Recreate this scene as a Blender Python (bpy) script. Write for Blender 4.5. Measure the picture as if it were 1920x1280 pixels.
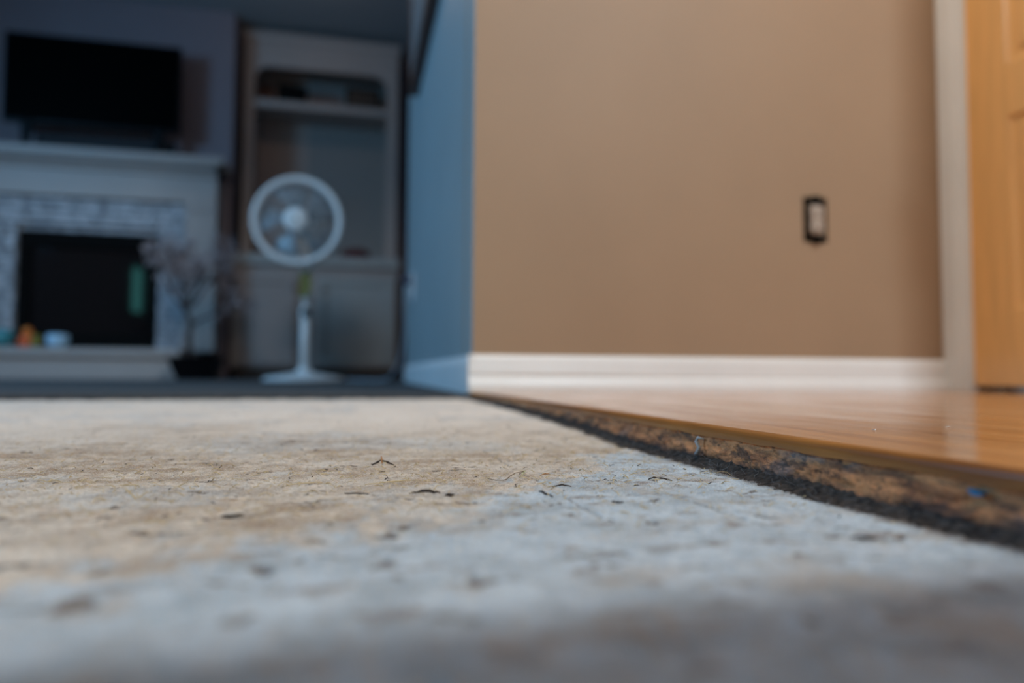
import bpy, bmesh, math, random
import numpy as np
from mathutils import Vector, Matrix
random.seed(7)
rng = np.random.RandomState(11)
PI = math.pi
S = bpy.context.scene
for o in list(bpy.data.objects): bpy.data.objects.remove(o)

# ------------------------------------------------------------------ camera
cam = bpy.data.cameras.new('camera'); co = bpy.data.objects.new('camera', cam); S.collection.objects.link(co)
yaw, pit, rol = math.radians(12.7), math.atan(60.5/1280), math.radians(0.3)
F0 = Vector((math.sin(yaw), math.cos(yaw), 0)); R0 = Vector((math.cos(yaw), -math.sin(yaw), 0)); Zv = Vector((0, 0, 1))
Fv = F0*math.cos(pit) + Zv*math.sin(pit); U0 = -F0*math.sin(pit) + Zv*math.cos(pit)
Rv = R0*math.cos(rol) + U0*math.sin(rol); Uv = U0*math.cos(rol) - R0*math.sin(rol)
M = Matrix((Rv, Uv, -Fv)).transposed().to_4x4(); M.translation = Vector((0, 0, 0.066))
co.matrix_world = M
cam.sensor_width = 36; cam.lens = 24; cam.clip_start = 0.01; cam.clip_end = 60
cam.dof.use_dof = True; cam.dof.focus_distance = 0.44; cam.dof.aperture_fstop = 2.7
S.camera = co

# ------------------------------------------------------------------ world and lights
w = bpy.data.worlds.new('world'); S.world = w; w.use_nodes = True
w.node_tree.nodes['Background'].inputs[0].default_value = (0.55, 0.68, 0.9, 1)
w.node_tree.nodes['Background'].inputs[1].default_value = 0.02

def area(name, loc, target, sx, sy, power, col):
    l = bpy.data.lights.new(name, 'AREA'); l.shape = 'RECTANGLE'; l.size = sx; l.size_y = sy; l.energy = power; l.color = col
    o = bpy.data.objects.new(name, l); S.collection.objects.link(o); o.location = loc
    o.rotation_euler = (Vector(target)-Vector(loc)).to_track_quat('-Z', 'Y').to_euler()
    return o
area('daylight_foyer_window', (1.62, -1.97, 2.85), (1.0, 1.2, 0.2), 0.36, 0.70, 108, (0.76, 0.90, 1.0))
area('fill_gallery_window', (-0.6, -1.97, 2.85), (0.4, 1.4, 0.0), 0.7, 0.70, 42, (1.0, 0.93, 0.84))  # added fill light for the door, hardwood edge and far room
area('daylight_living_window', (-3.20, 2.15, 1.78), (0.23, 2.0, 0.3), 1.2, 0.8, 64, (0.20, 0.56, 0.98))
S.view_settings.view_transform = 'Standard'; S.view_settings.look = 'None'
S.view_settings.exposure = 0.0; S.view_settings.gamma = 1.0; S.view_settings.use_curve_mapping = False

# ------------------------------------------------------------------ helpers
C = S.collection
def hexc(r, g, b):
    f = lambda c: (c/255/12.92 if c <= 10 else ((c/255+0.055)/1.055)**2.4)
    return (f(r), f(g), f(b), 1)
def mat(name, col, rough=0.5, metal=0.0, spec=0.5, noise=0.0, nscale=20, bump=0.0, bscale=200, col2=None, stretch=(1, 1, 1), trans=0.0, coat=0.0):
    m = bpy.data.materials.new(name); m.use_nodes = True; nt = m.node_tree; b = nt.nodes['Principled BSDF']
    if len(col) == 3: col = (*col, 1)
    b.inputs['Base Color'].default_value = col; b.inputs['Roughness'].default_value = rough
    b.inputs['Metallic'].default_value = metal; b.inputs['Specular IOR Level'].default_value = spec
    b.inputs['Transmission Weight'].default_value = trans; b.inputs['Coat Weight'].default_value = coat
    tc = nt.nodes.new('ShaderNodeTexCoord'); mp = nt.nodes.new('ShaderNodeMapping'); mp.inputs['Scale'].default_value = stretch
    nt.links.new(tc.outputs['Object'], mp.inputs[0])
    n = nt.nodes.new('ShaderNodeTexNoise'); n.inputs['Scale'].default_value = nscale; n.inputs['Detail'].default_value = 5
    nt.links.new(mp.outputs[0], n.inputs['Vector'])
    if col2 is None:
        col2 = tuple(c*(1-noise) for c in col[:3])+(1,)
    mx = nt.nodes.new('ShaderNodeMix'); mx.data_type = 'RGBA'
    rp = nt.nodes.new('ShaderNodeMapRange'); rp.inputs[1].default_value = 0.35; rp.inputs[2].default_value = 0.65
    nt.links.new(n.outputs[0], rp.inputs[0]); nt.links.new(rp.outputs[0], mx.inputs[0])
    mx.inputs[6].default_value = col; mx.inputs[7].default_value = col2
    nt.links.new(mx.outputs[2], b.inputs['Base Color'])
    if bump:
        n2 = nt.nodes.new('ShaderNodeTexNoise'); n2.inputs['Scale'].default_value = bscale; n2.inputs['Detail'].default_value = 4
        nt.links.new(mp.outputs[0], n2.inputs['Vector'])
        bp = nt.nodes.new('ShaderNodeBump'); bp.inputs['Strength'].default_value = bump; bp.inputs['Distance'].default_value = 0.002
        nt.links.new(n2.outputs[0], bp.inputs['Height']); nt.links.new(bp.outputs[0], b.inputs['Normal'])
    return m

def link(name, me, m, parent=None):
    o = bpy.data.objects.new(name, me); C.objects.link(o)
    if m: o.data.materials.append(m)
    if parent is not None:
        o.parent = parent; o.matrix_parent_inverse = Matrix.Translation(-parent.location) if parent.type == 'EMPTY' and parent.parent is None else Matrix()
    return o
class MB:
    def __init__(s): s.bm = bmesh.new()
    def box(s, a, b, bev=0.0):
        r = bmesh.ops.create_cube(s.bm, size=1)['verts']
        c = [(a[i]+b[i])/2 for i in range(3)]; d = [abs(b[i]-a[i]) for i in range(3)]
        for v in r: v.co = Vector((c[0]+v.co.x*d[0], c[1]+v.co.y*d[1], c[2]+v.co.z*d[2]))
        if bev:
            es = {e for v in r for e in v.link_edges}
            bmesh.ops.bevel(s.bm, geom=list(es), offset=bev, segments=2, affect='EDGES', profile=0.6)
        return s
    def tube(s, pts, rad, n=10, cap=True):
        pts = [Vector(p) for p in pts]
        rads = rad if isinstance(rad, (list, tuple)) else [rad]*len(pts)
        rings = []; up = None
        for i, p in enumerate(pts):
            t = (pts[min(i+1, len(pts)-1)]-pts[max(i-1, 0)]).normalized()
            if up is None: up = t.orthogonal().normalized()
            up = (up-t*up.dot(t)).normalized(); sd = t.cross(up)
            rings.append([s.bm.verts.new(p+(up*math.cos(2*PI*k/n)+sd*math.sin(2*PI*k/n))*rads[i]) for k in range(n)])
        for a, b in zip(rings, rings[1:]):
            for k in range(n): s.bm.faces.new((a[k], a[(k+1) % n], b[(k+1) % n], b[k]))
        if cap: s.bm.faces.new(rings[0][::-1]); s.bm.faces.new(rings[-1])
        return s
    def lathe(s, prof, c=(0, 0, 0), n=40, axis='z'):   # prof: (radius, height)
        rings = []
        for r, h in prof:
            ring = []
            for k in range(n):
                a = 2*PI*k/n; v = Vector((r*math.cos(a), r*math.sin(a), h))
                if axis == 'y': v = Vector((v.x, -v.z, v.y))
                ring.append(s.bm.verts.new(v+Vector(c)))
            rings.append(ring)
        for a, b in zip(rings, rings[1:]):
            for k in range(n): s.bm.faces.new((a[k], a[(k+1) % n], b[(k+1) % n], b[k]))
        s.bm.faces.new(rings[0][::-1]); s.bm.faces.new(rings[-1])
        return s
    def prism(s, prof, p0, p1, right):   # profile (outward, z) swept from p0 to p1, outward = right
        p0, p1, right = Vector(p0), Vector(p1), Vector(right)
        A = [s.bm.verts.new(p0+right*a+Vector((0, 0, b))) for a, b in prof]
        B = [s.bm.verts.new(p1+right*a+Vector((0, 0, b))) for a, b in prof]
        n = len(prof)
        for k in range(n): s.bm.faces.new((A[k], A[(k+1) % n], B[(k+1) % n], B[k]))
        s.bm.faces.new(A[::-1]); s.bm.faces.new(B)
        return s
    def poly(s, pts, vec):               # polygon extruded along vec
        A = [s.bm.verts.new(Vector(p)) for p in pts]; B = [s.bm.verts.new(Vector(p)+Vector(vec)) for p in pts]
        n = len(pts)
        for k in range(n): s.bm.faces.new((A[k], A[(k+1) % n], B[(k+1) % n], B[k]))
        s.bm.faces.new(A[::-1]); s.bm.faces.new(B)
        return s
    def ico(s, c, r, sub=2, sc=(1, 1, 1), jit=0):
        for v in bmesh.ops.create_icosphere(s.bm, subdivisions=sub, radius=r)['verts']:
            k = 1+random.uniform(-jit, jit)
            v.co = Vector((v.co.x*sc[0]*k+c[0], v.co.y*sc[1]*k+c[1], v.co.z*sc[2]*k+c[2]))
        return s
    def torus(s, c, R, r, axis='y', n=64, m=12, sc=1.0):
        rings = []
        for i in range(n):
            a = 2*PI*i/n; ring = []
            for j in range(m):
                b = 2*PI*j/m; q = R+r*math.cos(b); h = r*math.sin(b)*sc
                v = Vector((q*math.cos(a), h, q*math.sin(a))) if axis == 'y' else Vector((q*math.cos(a), q*math.sin(a), h))
                ring.append(s.bm.verts.new(v+Vector(c)))
            rings.append(ring)
        for i in range(n):
            A, B = rings[i], rings[(i+1) % n]
            for j in range(m): s.bm.faces.new((A[j], A[(j+1) % m], B[(j+1) % m], B[j]))
        return s
    def build(s, name, m, parent=None, smooth=False):
        bmesh.ops.recalc_face_normals(s.bm, faces=s.bm.faces)
        me = bpy.data.meshes.new(name); s.bm.to_mesh(me); s.bm.free()
        if smooth:
            for p in me.polygons: p.use_smooth = True
        return link(name, me, m, parent)
def tag(o, label=None, cat=None, group=None, kind=None):
    if label: o['label'] = label
    if cat: o['category'] = cat
    if group: o['group'] = group
    if kind: o['kind'] = kind
    return o
def thing(name, label, cat, loc, group=None):
    o = bpy.data.objects.new(name, None); C.objects.link(o); o.location = loc; o.empty_display_size = 0.05
    return tag(o, label, cat, group)

# ------------------------------------------------------------------ materials
M_beige = mat('beige_wall_paint', (0.375, 0.252, 0.162), 0.55, spec=0.35, noise=0.06, nscale=3, bump=0.12, bscale=60)
M_blue = mat('pale_grey_wall_paint', (0.32, 0.37, 0.385), 0.5, noise=0.05, nscale=4, bump=0.1, bscale=60)
M_trim = mat('white_trim_paint', (0.84, 0.84, 0.84), 0.35, noise=0.04, nscale=8)
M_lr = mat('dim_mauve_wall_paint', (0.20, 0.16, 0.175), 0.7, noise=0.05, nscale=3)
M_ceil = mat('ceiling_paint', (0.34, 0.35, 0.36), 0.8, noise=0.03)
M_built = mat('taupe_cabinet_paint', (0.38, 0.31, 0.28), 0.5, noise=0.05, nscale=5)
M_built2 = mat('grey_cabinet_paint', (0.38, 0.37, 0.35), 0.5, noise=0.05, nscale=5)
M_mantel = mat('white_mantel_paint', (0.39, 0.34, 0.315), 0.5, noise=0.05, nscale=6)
M_black = mat('black_plastic', (0.004, 0.004, 0.005), 0.35, spec=0.2)
M_matt = mat('matt_black', (0.004, 0.004, 0.004), 0.9, spec=0.1)
M_glass = mat('dark_firebox_glass', (0.006, 0.006, 0.007), 0.04, spec=0.25)
M_fan = mat('white_fan_plastic', (0.86, 0.88, 0.88), 0.35, noise=0.03)
M_blade = mat('grey_fan_blade', (0.20, 0.23, 0.26), 0.35)
M_dark = mat('dark_brown_wood', (0.035, 0.02, 0.013), 0.5, noise=0.4, nscale=30)
M_frame = mat('dark_red_brown_frame_wood', (0.10, 0.035, 0.02), 0.4, noise=0.4, nscale=30)
M_mount = mat('grey_picture_mount', (0.16, 0.15, 0.15), 0.7)
M_red = mat('dark_red_cloth', (0.10, 0.004, 0.006), 0.6, noise=0.3)
M_carpet = mat('blue_grey_carpet', (0.06, 0.062, 0.066), 0.95, noise=0.3, nscale=60, bump=0.8, bscale=350)
M_toe = mat('brown_toe_board', (0.07, 0.045, 0.035), 0.7)
M_door = mat('orange_wood_door', (0.95, 0.52, 0.19), 0.28, noise=0.10, nscale=10, stretch=(1, 6, 0.6), bump=0.05, bscale=60)

# wall/shadow wood floor -------------------------------------------------
def nodes_mat(name):
    m = bpy.data.materials.new(name); m.use_nodes = True; nt = m.node_tree
    return m, nt, nt.nodes['Principled BSDF']
class NT:
    def __init__(s, nt): s.nt = nt; s.tc = nt.nodes.new('ShaderNodeTexCoord').outputs['Object']
    def map(s, scale=(1, 1, 1), rot=0, loc=(0, 0, 0), src=None):
        m = s.nt.nodes.new('ShaderNodeMapping'); m.inputs['Scale'].default_value = scale; m.inputs['Rotation'].default_value = (0, 0, rot); m.inputs['Location'].default_value = loc
        s.nt.links.new(src or s.tc, m.inputs[0]); return m.outputs[0]
    def noise(s, scale, detail=4, rough=0.5, vec=None, dist=0.0):
        n = s.nt.nodes.new('ShaderNodeTexNoise'); n.inputs['Scale'].default_value = scale; n.inputs['Detail'].default_value = detail
        n.inputs['Roughness'].default_value = rough; n.inputs['Distortion'].default_value = dist
        s.nt.links.new(vec or s.tc, n.inputs['Vector']); return n.outputs[0]
    def rng(s, x, a, b, c=0.0, d=1.0):
        n = s.nt.nodes.new('ShaderNodeMapRange'); s.nt.links.new(x, n.inputs[0])
        for i, v in enumerate((a, b, c, d)): n.inputs[i+1].default_value = v
        return n.outputs[0]
    def mix(s, f, a, b, mode='MIX'):
        n = s.nt.nodes.new('ShaderNodeMix'); n.data_type = 'RGBA'; n.blend_type = mode
        for i, v in ((0, f), (6, a), (7, b)):
            if hasattr(v, 'is_linked') or hasattr(v, 'links'): s.nt.links.new(v, n.inputs[i])
            else: n.inputs[i].default_value = v if i == 0 else ((*v, 1) if len(v) == 3 else v)
        return n.outputs[2]
    def math(s, op, a, b=0.0):
        n = s.nt.nodes.new('ShaderNodeMath'); n.operation = op
        for i, v in enumerate((a, b)):
            if hasattr(v, 'links'): s.nt.links.new(v, n.inputs[i])
            else: n.inputs[i].default_value = v
        return n.outputs[0]
    def attr(s, name):
        n = s.nt.nodes.new('ShaderNodeAttribute'); n.attribute_name = name; return n.outputs['Fac']
    def bump(s, h, b, strength=0.5, dist=0.001):
        n = s.nt.nodes.new('ShaderNodeBump'); n.inputs['Strength'].default_value = strength; n.inputs['Distance'].default_value = dist
        s.nt.links.new(h, n.inputs['Height']); s.nt.links.new(n.outputs[0], b.inputs['Normal'])

# plywood subfloor material
M_ply, nt, b = nodes_mat('worn_plywood_subfloor')
g = NT(nt)
big = g.noise(9, 3); mid = g.noise(38, 5, 0.6, dist=0.6); fine = g.noise(170, 5, 0.65); vf = g.noise(900, 3, 0.6)
grain = g.noise(60, 5, 0.65, vec=g.map((0.22, 1.0, 1.0), rot=0.35), dist=0.4)
wood = g.mix(g.rng(mid, 0.40, 0.62), (0.64, 0.54, 0.44), (0.38, 0.285, 0.205))
wood = g.mix(g.math('MULTIPLY', g.rng(grain, 0.49, 0.63), 0.7), wood, (0.30, 0.20, 0.125))
wood = g.mix(g.math('MULTIPLY', g.rng(big, 0.45, 0.62), 0.55), wood, (0.70, 0.64, 0.57))
wood = g.mix(g.math('MULTIPLY', g.rng(fine, 0.53, 0.70), 0.75), wood, (0.22, 0.15, 0.10))
patch = g.mix(g.rng(mid, 0.40, 0.65), (0.50, 0.57, 0.63), (0.33, 0.385, 0.43))
patch = g.mix(g.math('MULTIPLY', g.rng(g.noise(22, 4, 0.6, vec=g.map((1, 1, 1), loc=(3, 7, 0))), 0.51, 0.66), 0.6), patch, (0.36, 0.28, 0.21))
patch = g.mix(g.math('MULTIPLY', g.rng(g.noise(75, 3, 0.5, vec=g.map((0.6, 1, 1), loc=(9, 2, 0))), 0.57, 0.69), 0.7), patch, (0.17, 0.125, 0.10))
wood = g.mix(g.math('MULTIPLY', g.attr('far_pale'), .72), wood, (0.98, 0.88, 0.78))  # plywood colour turns paler towards the far end
pm = g.attr('filler')
col = g.mix(pm, wood, patch)
col = g.mix(g.attr('pit'), col, (0.06, 0.04, 0.03))
col = g.mix(g.math('MULTIPLY', g.rng(vf, 0.48, 0.68), 0.5), col, (0.26, 0.21, 0.17))
col = g.mix(g.math('MULTIPLY', g.rng(g.noise(1400, 2, 0.5, vec=g.map((1, 1, 1), loc=(4, 4, 4))), 0.52, 0.68), 0.45), col, (0.85, 0.80, 0.74))
nt.links.new(col, b.inputs['Base Color']); b.inputs['Roughness'].default_value = 0.8; b.inputs['Specular IOR Level'].default_value = 0.25
g.bump(g.math('ADD', fine, g.math('MULTIPLY', vf, 0.6)), b, 0.8, 0.0016)

# hardwood top
M_hard, nt, b = nodes_mat('glossy_oak_boards')
g = NT(nt)
gr = g.noise(70, 6, 0.6, vec=g.map((1.0, 0.06, 1.0)), dist=0.3)
col = g.mix(g.rng(gr, 0.38, 0.62), (0.58, 0.25, 0.085), (0.34, 0.13, 0.045))
col = g.mix(g.math('MULTIPLY', g.rng(g.noise(5, 2, vec=g.map((1, .4, 1))), 0.4, 0.6), 0.35), col, (0.58, 0.33, 0.17))
# board joints every 57 mm across
sx = nt.nodes.new('ShaderNodeSeparateXYZ'); nt.links.new(g.tc, sx.inputs[0])
fr = g.math('FRACT', g.math('MULTIPLY', g.math('ADD', sx.outputs[0], 0.0), 1/0.083))
jt = g.math('LESS_THAN', fr, 0.018)
col = g.mix(jt, col, (0.12, 0.05, 0.02))
nt.links.new(col, b.inputs['Base Color'])
nt.links.new(g.rng(g.noise(30, 4, vec=g.map((1, 0.15, 1))), 0.3, 0.7, 0.09, 0.2), b.inputs['Roughness'])
b.inputs['Specular IOR Level'].default_value = 0.6
g.bump(g.math('SUBTRACT', g.noise(90, 4, 0.6, vec=g.map((1.0, 0.08, 1.0))), g.math('MULTIPLY', jt, 0.6)), b, 0.10, 0.0004)
# finished nosing
M_nose = mat('golden_brown_varnished_nosing', (0.50, 0.185, 0.03), 0.3, col2=(0.22, 0.07, 0.012, 1), nscale=60, stretch=(1, .08, 1), bump=0.2, bscale=120)
# rough cut edge
M_cut, nt, b = nodes_mat('rough_dirty_cut_wood')
g = NT(nt)
a1 = g.noise(110, 6, 0.7, vec=g.map((1, 0.25, 1)), dist=0.8); a2 = g.noise(190, 5, 0.7, vec=g.map((1, 0.45, 1))); a3 = g.noise(24, 4, 0.6, vec=g.map((1, 0.5, 1), loc=(5, 1, 0)))
col = g.mix(g.rng(a1, 0.42, 0.60), (0.85, 0.35, 0.14), (0.32, 0.125, 0.055))
col = g.mix(g.math('MULTIPLY', g.rng(a2, 0.53, 0.66), 0.8), col, (0.022, 0.018, 0.018))
col = g.mix(g.math('MULTIPLY', g.rng(a3, 0.56, 0.66), 0.6), col, (0.24, 0.22, 0.23))
col = g.mix(g.attr('grime'), col, (0.030, 0.027, 0.028))
nt.links.new(col, b.inputs['Base Color']); b.inputs['Roughness'].default_value = 0.75
g.bump(g.math('ADD', a2, a1), b, 0.9, 0.0015)
M_grime = mat('dark_dust_grime', (0.022, 0.018, 0.017), 0.95, col2=(0.085, 0.068, 0.058, 1), nscale=230, bump=0.9, bscale=500)

# ------------------------------------------------------------------ numpy noise and height
def vnoise(x, y, s, seed):
    r = np.random.RandomState(seed); N = 256; G = r.rand(N, N)
    X = x*s+1000.37; Y = y*s+1000.91; i = np.floor(X).astype(int); j = np.floor(Y).astype(int); u = X-i; v = Y-j
    u = u*u*(3-2*u); v = v*v*(3-2*v); i %= N; j %= N; i1 = (i+1) % N; j1 = (j+1) % N
    return (G[i, j]*(1-u)*(1-v)+G[i1, j]*u*(1-v)+G[i, j1]*(1-u)*v+G[i1, j1]*u*v)
def fbm(x, y, s, seed, o=4, p=0.5):
    t = 0; a = 1; n = 0
    for k in range(o): t = t+a*vnoise(x, y, s*2**k, seed+k); n += a; a *= p
    return t/n
def sstep(a, b, x): t = np.clip((x-a)/(b-a), 0, 1); return t*t*(3-2*t)
def rise(y):                         # filler ramps up to meet the carpet
    return 0.0135*(1-np.exp(-np.clip(y-0.58, 0, 9)/0.26))
crack = [(0.145, 0.62, 0.176, 0.26), (0.10, 0.9, 0.1105, 0.3)]
chips = [(.035, .378, .010, .0017, -.1), (.050, .369, .006, .0013, 0), (.002, .386, .009, .0013, 0), (.183, .400, .007, .0015, .1), (.121, .440, .004, .0010, 0), (.056, .350, .007, .0016, -.5),
         (-.021, .424, .012, .0018, .1), (-.026, .368, .011, .0016, 0), (-.056, .334, .014, .0020, 0), (-.120, .434, .020, .003, .05), (-.08, .45, .018, .0022, .1), (.192, .248, .0045, .0018, 0), (.203, .240, .007, .0020, -.1),
         (.206, .262, .003, .0014, 0), (.012, .283, .0045, .005, .3), (.020, .297, .004, .004, .1), (.040, .217, .006, .004, .4), (-.114, .267, .009, .005, .4), (-.076, .216, .006, .005, .5), (-.082, .254, .003, .003, 0), (-.082, .308, .010, .002, -.3),
         (.0985, .310, .0018, .0022, .5), (.104, .312, .0014, .0014, .1), (.186, .289, .007, .0013, -.9), (.13, .288, .004, .003, .2), (.01, .24, .005, .004, -.2), (-.03, .245, .004, .005, .5), (.08, .24, .010, .0018, 0), (.095, .245, .004, .002, 0),
         (.16, .225, .003, .002, 0), (.0, .50, .014, .0020, .05), (.06, .47, .016, .0016, -.05), (.14, .52, .014, .0022, .1), (-.14, .56, .025, .003, .1), (.196, .446, .005, .0012, .3)]
for k in range(170):
    cy = rng.uniform(.16, 1.2); cx = rng.uniform(-.5*cy, .235)
    chips.append((cx, cy, rng.uniform(.002, .010), rng.uniform(.0007, .002), rng.uniform(-.7, .7)))
def plyheight(x, y):
    h = rise(y)
    h = h+0.0016*(fbm(x, y, 22, 1, 3)-.5)+0.0032*(fbm(x*.6, y, 75, 5, 4, .6)-.5)*sstep(-.2, .5, .9-wet(x, y))
    h = h+0.0020*(fbm(x, y, 340, 9, 2)-.5)
    return h
def wet(x, y):                       # 1 where the pale floor filler lies
    m = 0.39+0.658*x-1.173*y
    m = m-.05*sstep(.02, -.12, x)+0.16*(fbm(x, y, 18, 21, 4, .6)-.5)+0.13*(fbm(x, y, 85, 27, 3, .6)-.5)+0.35*sstep(.06, .25, x)*.35
    m2 = (fbm(x, y, 13, 31, 4, .55)-.60)*1.2
    return np.clip(np.maximum(sstep(-.03, .045, m), .32*sstep(0, .10, m2)), 0, 1)
xs = np.concatenate([np.arange(-3.4, -1.3, .05), np.arange(-1.3, -.45, .005), np.arange(-.45, .30, .001), [0.30, 0.6, 1.0, 1.5]])
ys = np.concatenate([np.arange(-2.1, -.1, .05), np.arange(-.1, .2, .004), np.arange(.2, .62, .001), np.arange(.62, 1.40, .004), [1.402]])
X, Y = np.meshgrid(xs, ys)
H = plyheight(X, Y); W = wet(X, Y); P = np.zeros_like(X)
for cx, cy, L, wd, an in chips:
    sel = (abs(X-cx) < L*1.6) & (abs(Y-cy) < L*1.6)
    if not sel.any(): continue
    u = (X[sel]-cx)*math.cos(an)+(Y[sel]-cy)*math.sin(an); v = -(X[sel]-cx)*math.sin(an)+(Y[sel]-cy)*math.cos(an)
    v = v+wd*1.6*(vnoise(X[sel], Y[sel], 260, 3)-.5)
    d = np.clip(1.25-np.sqrt((u/L)**2+(v/wd)**2), 0, 1)
    P[sel] = np.maximum(P[sel], np.clip(d*2.2, 0, .85))
    H[sel] = H[sel]-np.clip(d, 0, .6)*min(.0022, wd*.7)
for x0, y0, x1, y1 in crack:
    d = abs(X-(x0+(x1-x0)*(Y-y0)/(y1-y0))+.0016*(vnoise(X, Y, 60, 77)-.5)); inr = (Y < y0) & (Y > y1)
    q = np.where(inr, np.clip(1-d/.0011, 0, 1), 0)*sstep(.35, .6, vnoise(X, Y, 35, 40)); P = np.maximum(P, q*.8); H = H-q*.0008
near = (X > .205)                    # dirt that gathered along the hardwood edge
def edge_x(y): return 0.256-0.02*y
P = np.maximum(P, .9*sstep(.020, .004, edge_x(Y)-X+.012*(fbm(X, Y, 60, 55, 4)-.5))*(X > .1))
ny, nx = X.shape
me = bpy.data.meshes.new('floor'); V = np.stack([X, Y, H], -1).reshape(-1, 3)
idx = np.arange(ny*nx).reshape(ny, nx); Fq = np.stack([idx[:-1, :-1], idx[:-1, 1:], idx[1:, 1:], idx[1:, :-1]], -1).reshape(-1, 4)
def npmesh(me, V, Fq):
    me.vertices.add(len(V)); me.vertices.foreach_set('co', V.astype('f').ravel())
    me.loops.add(Fq.size); me.loops.foreach_set('vertex_index', Fq.astype('i').ravel())
    me.polygons.add(len(Fq)); me.polygons.foreach_set('loop_start', np.arange(0, Fq.size, 4, dtype='i'))
    me.update(calc_edges=True); me.validate()
    me.polygons.foreach_set('use_smooth', np.ones(len(Fq), dtype=bool))
def vattr(me, name, A):
    a = me.attributes.new(name, 'FLOAT', 'POINT'); a.data.foreach_set('value', A.astype('f').ravel())
npmesh(me, V, Fq); vattr(me, 'far_pale', sstep(.52, .95, Y+.15*(fbm(X, Y, 9, 201, 4)-.5))); vattr(me, 'filler', W); vattr(me, 'pit', P)
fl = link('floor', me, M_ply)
tag(fl, 'scuffed bare plywood subfloor smeared with pale filler in the foreground', 'floor', kind='structure')

# hardwood floor boards: top, nosing and rough cut edge
T = 0.030
hw = MB(); yb = -2.1
hw.poly([(edge_x(yb)+.004, yb, T-.019), (1.44, yb, T-.019), (1.44, 1.401, T-.019), (edge_x(1.4)+.004, 1.401, T-.019)], (0, 0, .019))
hard = hw.build('floor_hardwood', M_hard); tag(hard, 'glossy brown hardwood floor raised above the bare plywood', 'hardwood floor', kind='structure')
ys2 = np.concatenate([np.arange(-2.1, .1, .05), np.arange(.1, .9, .001), np.arange(.9, 1.402, .003)])
prof = []
for k in range(9):                   # rounded varnished nose
    a = PI/2*k/8; prof.append((-.0045*math.sin(a)+.0045, T-.005*(1-math.cos(a))))
prof += [(0.0, T-.0065), (.0003, T-.0080)]
pa = np.array(prof); n2 = len(pa)
YY, K = np.meshgrid(ys2, np.arange(n2), indexing='ij')
NX = edge_x(YY)+pa[K, 0]+.0004*(fbm(YY, K*.0, 25, 61, 3)-.5); NZ = pa[K, 1]
NZ = NZ-np.where(K == n2-1, .002*(fbm(YY, K*0., 60, 62, 3)-.3), 0)
me = bpy.data.meshes.new('nosing'); i2 = np.arange(NX.size).reshape(NX.shape)
npmesh(me, np.stack([NX, YY, NZ], -1).reshape(-1, 3), np.stack([i2[:-1, :-1], i2[:-1, 1:], i2[1:, 1:], i2[1:, :-1]], -1).reshape(-1, 4))
o = link('nosing', me, M_nose, hard); o['label'] = 'golden brown varnished rounded nosing of the hardwood edge'
zz = np.linspace(T-.0072, -.002, 34)
YY, ZZ = np.meshgrid(ys2, zz, indexing='ij')
rough = .0048*(fbm(YY, ZZ, 45, 71, 5, .6)-.5)+.0034*(fbm(YY*.3, ZZ, 260, 74, 3, .6)-.5)+.0012*(fbm(YY, ZZ, 500, 79, 2)-.5)
CX = edge_x(YY)+.0028+rough-.0016*sstep(.020, .006, ZZ)
gm = sstep(.011, .003, ZZ+.010*(fbm(YY, ZZ, 70, 83, 4, .6)-.5)-rise(YY)*1.0)
gm = np.maximum(gm, .7*sstep(.62, .70, fbm(YY*.35, ZZ, 150, 91, 4, .6)))
me = bpy.data.meshes.new('cut_edge'); i2 = np.arange(YY.size).reshape(YY.shape)
npmesh(me, np.stack([CX, YY, ZZ], -1).reshape(-1, 3), np.stack([i2[:-1, :-1], i2[:-1, 1:], i2[1:, 1:], i2[1:, :-1]], -1).reshape(-1, 4))
vattr(me, 'grime', gm)
o = link('cut_edge', me, M_cut, hard); o['label'] = 'rough splintered brown cut edge stained with black grime'

# carpet in the living room with a cut front edge
cx_ = np.concatenate([np.arange(-3.4, -1.6, .05), np.arange(-1.6, .24, .012), [0.34, .6]])
cp = MB(); cp.box((-3.4, 1.403, -.01), (0.60, 6.2, .0235), .004)
cpo = cp.build('floor_carpet', M_carpet); tag(cpo, 'blue grey carpet of the dim living room with a cut edge', 'carpet', kind='structure')

# ------------------------------------------------------------------ room shell
def struct(name, m, boxes, parent=None, label=None, bev=0):
    q = MB()
    for a, b_ in boxes: q.box(a, b_, bev)
    o = q.build(name, m, parent)
    if parent is None: tag(o, label, None, kind='structure')
    elif label: o['label'] = label
    return o
CH = 2.56
struct('wall_beige', M_beige, [((0.232, 1.403, 0.0), (1.60, 1.523, 3.38))], label='tan beige painted wall with an uncovered outlet')
struct('wall_blue', M_blue, [((0.2315, 1.4032, 0.0), (0.2322, 1.5, CH)), ((0.2318, 1.523, 0.0), (0.36, 3.42, CH))], label='pale wall in blue daylight running back into the living room')
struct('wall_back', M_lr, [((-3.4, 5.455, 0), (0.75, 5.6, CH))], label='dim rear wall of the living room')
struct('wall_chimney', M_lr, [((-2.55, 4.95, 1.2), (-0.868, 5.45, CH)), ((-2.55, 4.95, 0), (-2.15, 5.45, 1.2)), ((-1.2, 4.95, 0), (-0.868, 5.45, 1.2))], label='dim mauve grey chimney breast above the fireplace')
struct('wall_side', M_lr, [((0.62, 3.42, 0), (0.75, 5.45, CH)), ((0.36, 3.30, 0), (0.62, 3.42, CH))], label='dim side wall behind the corner')
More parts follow.
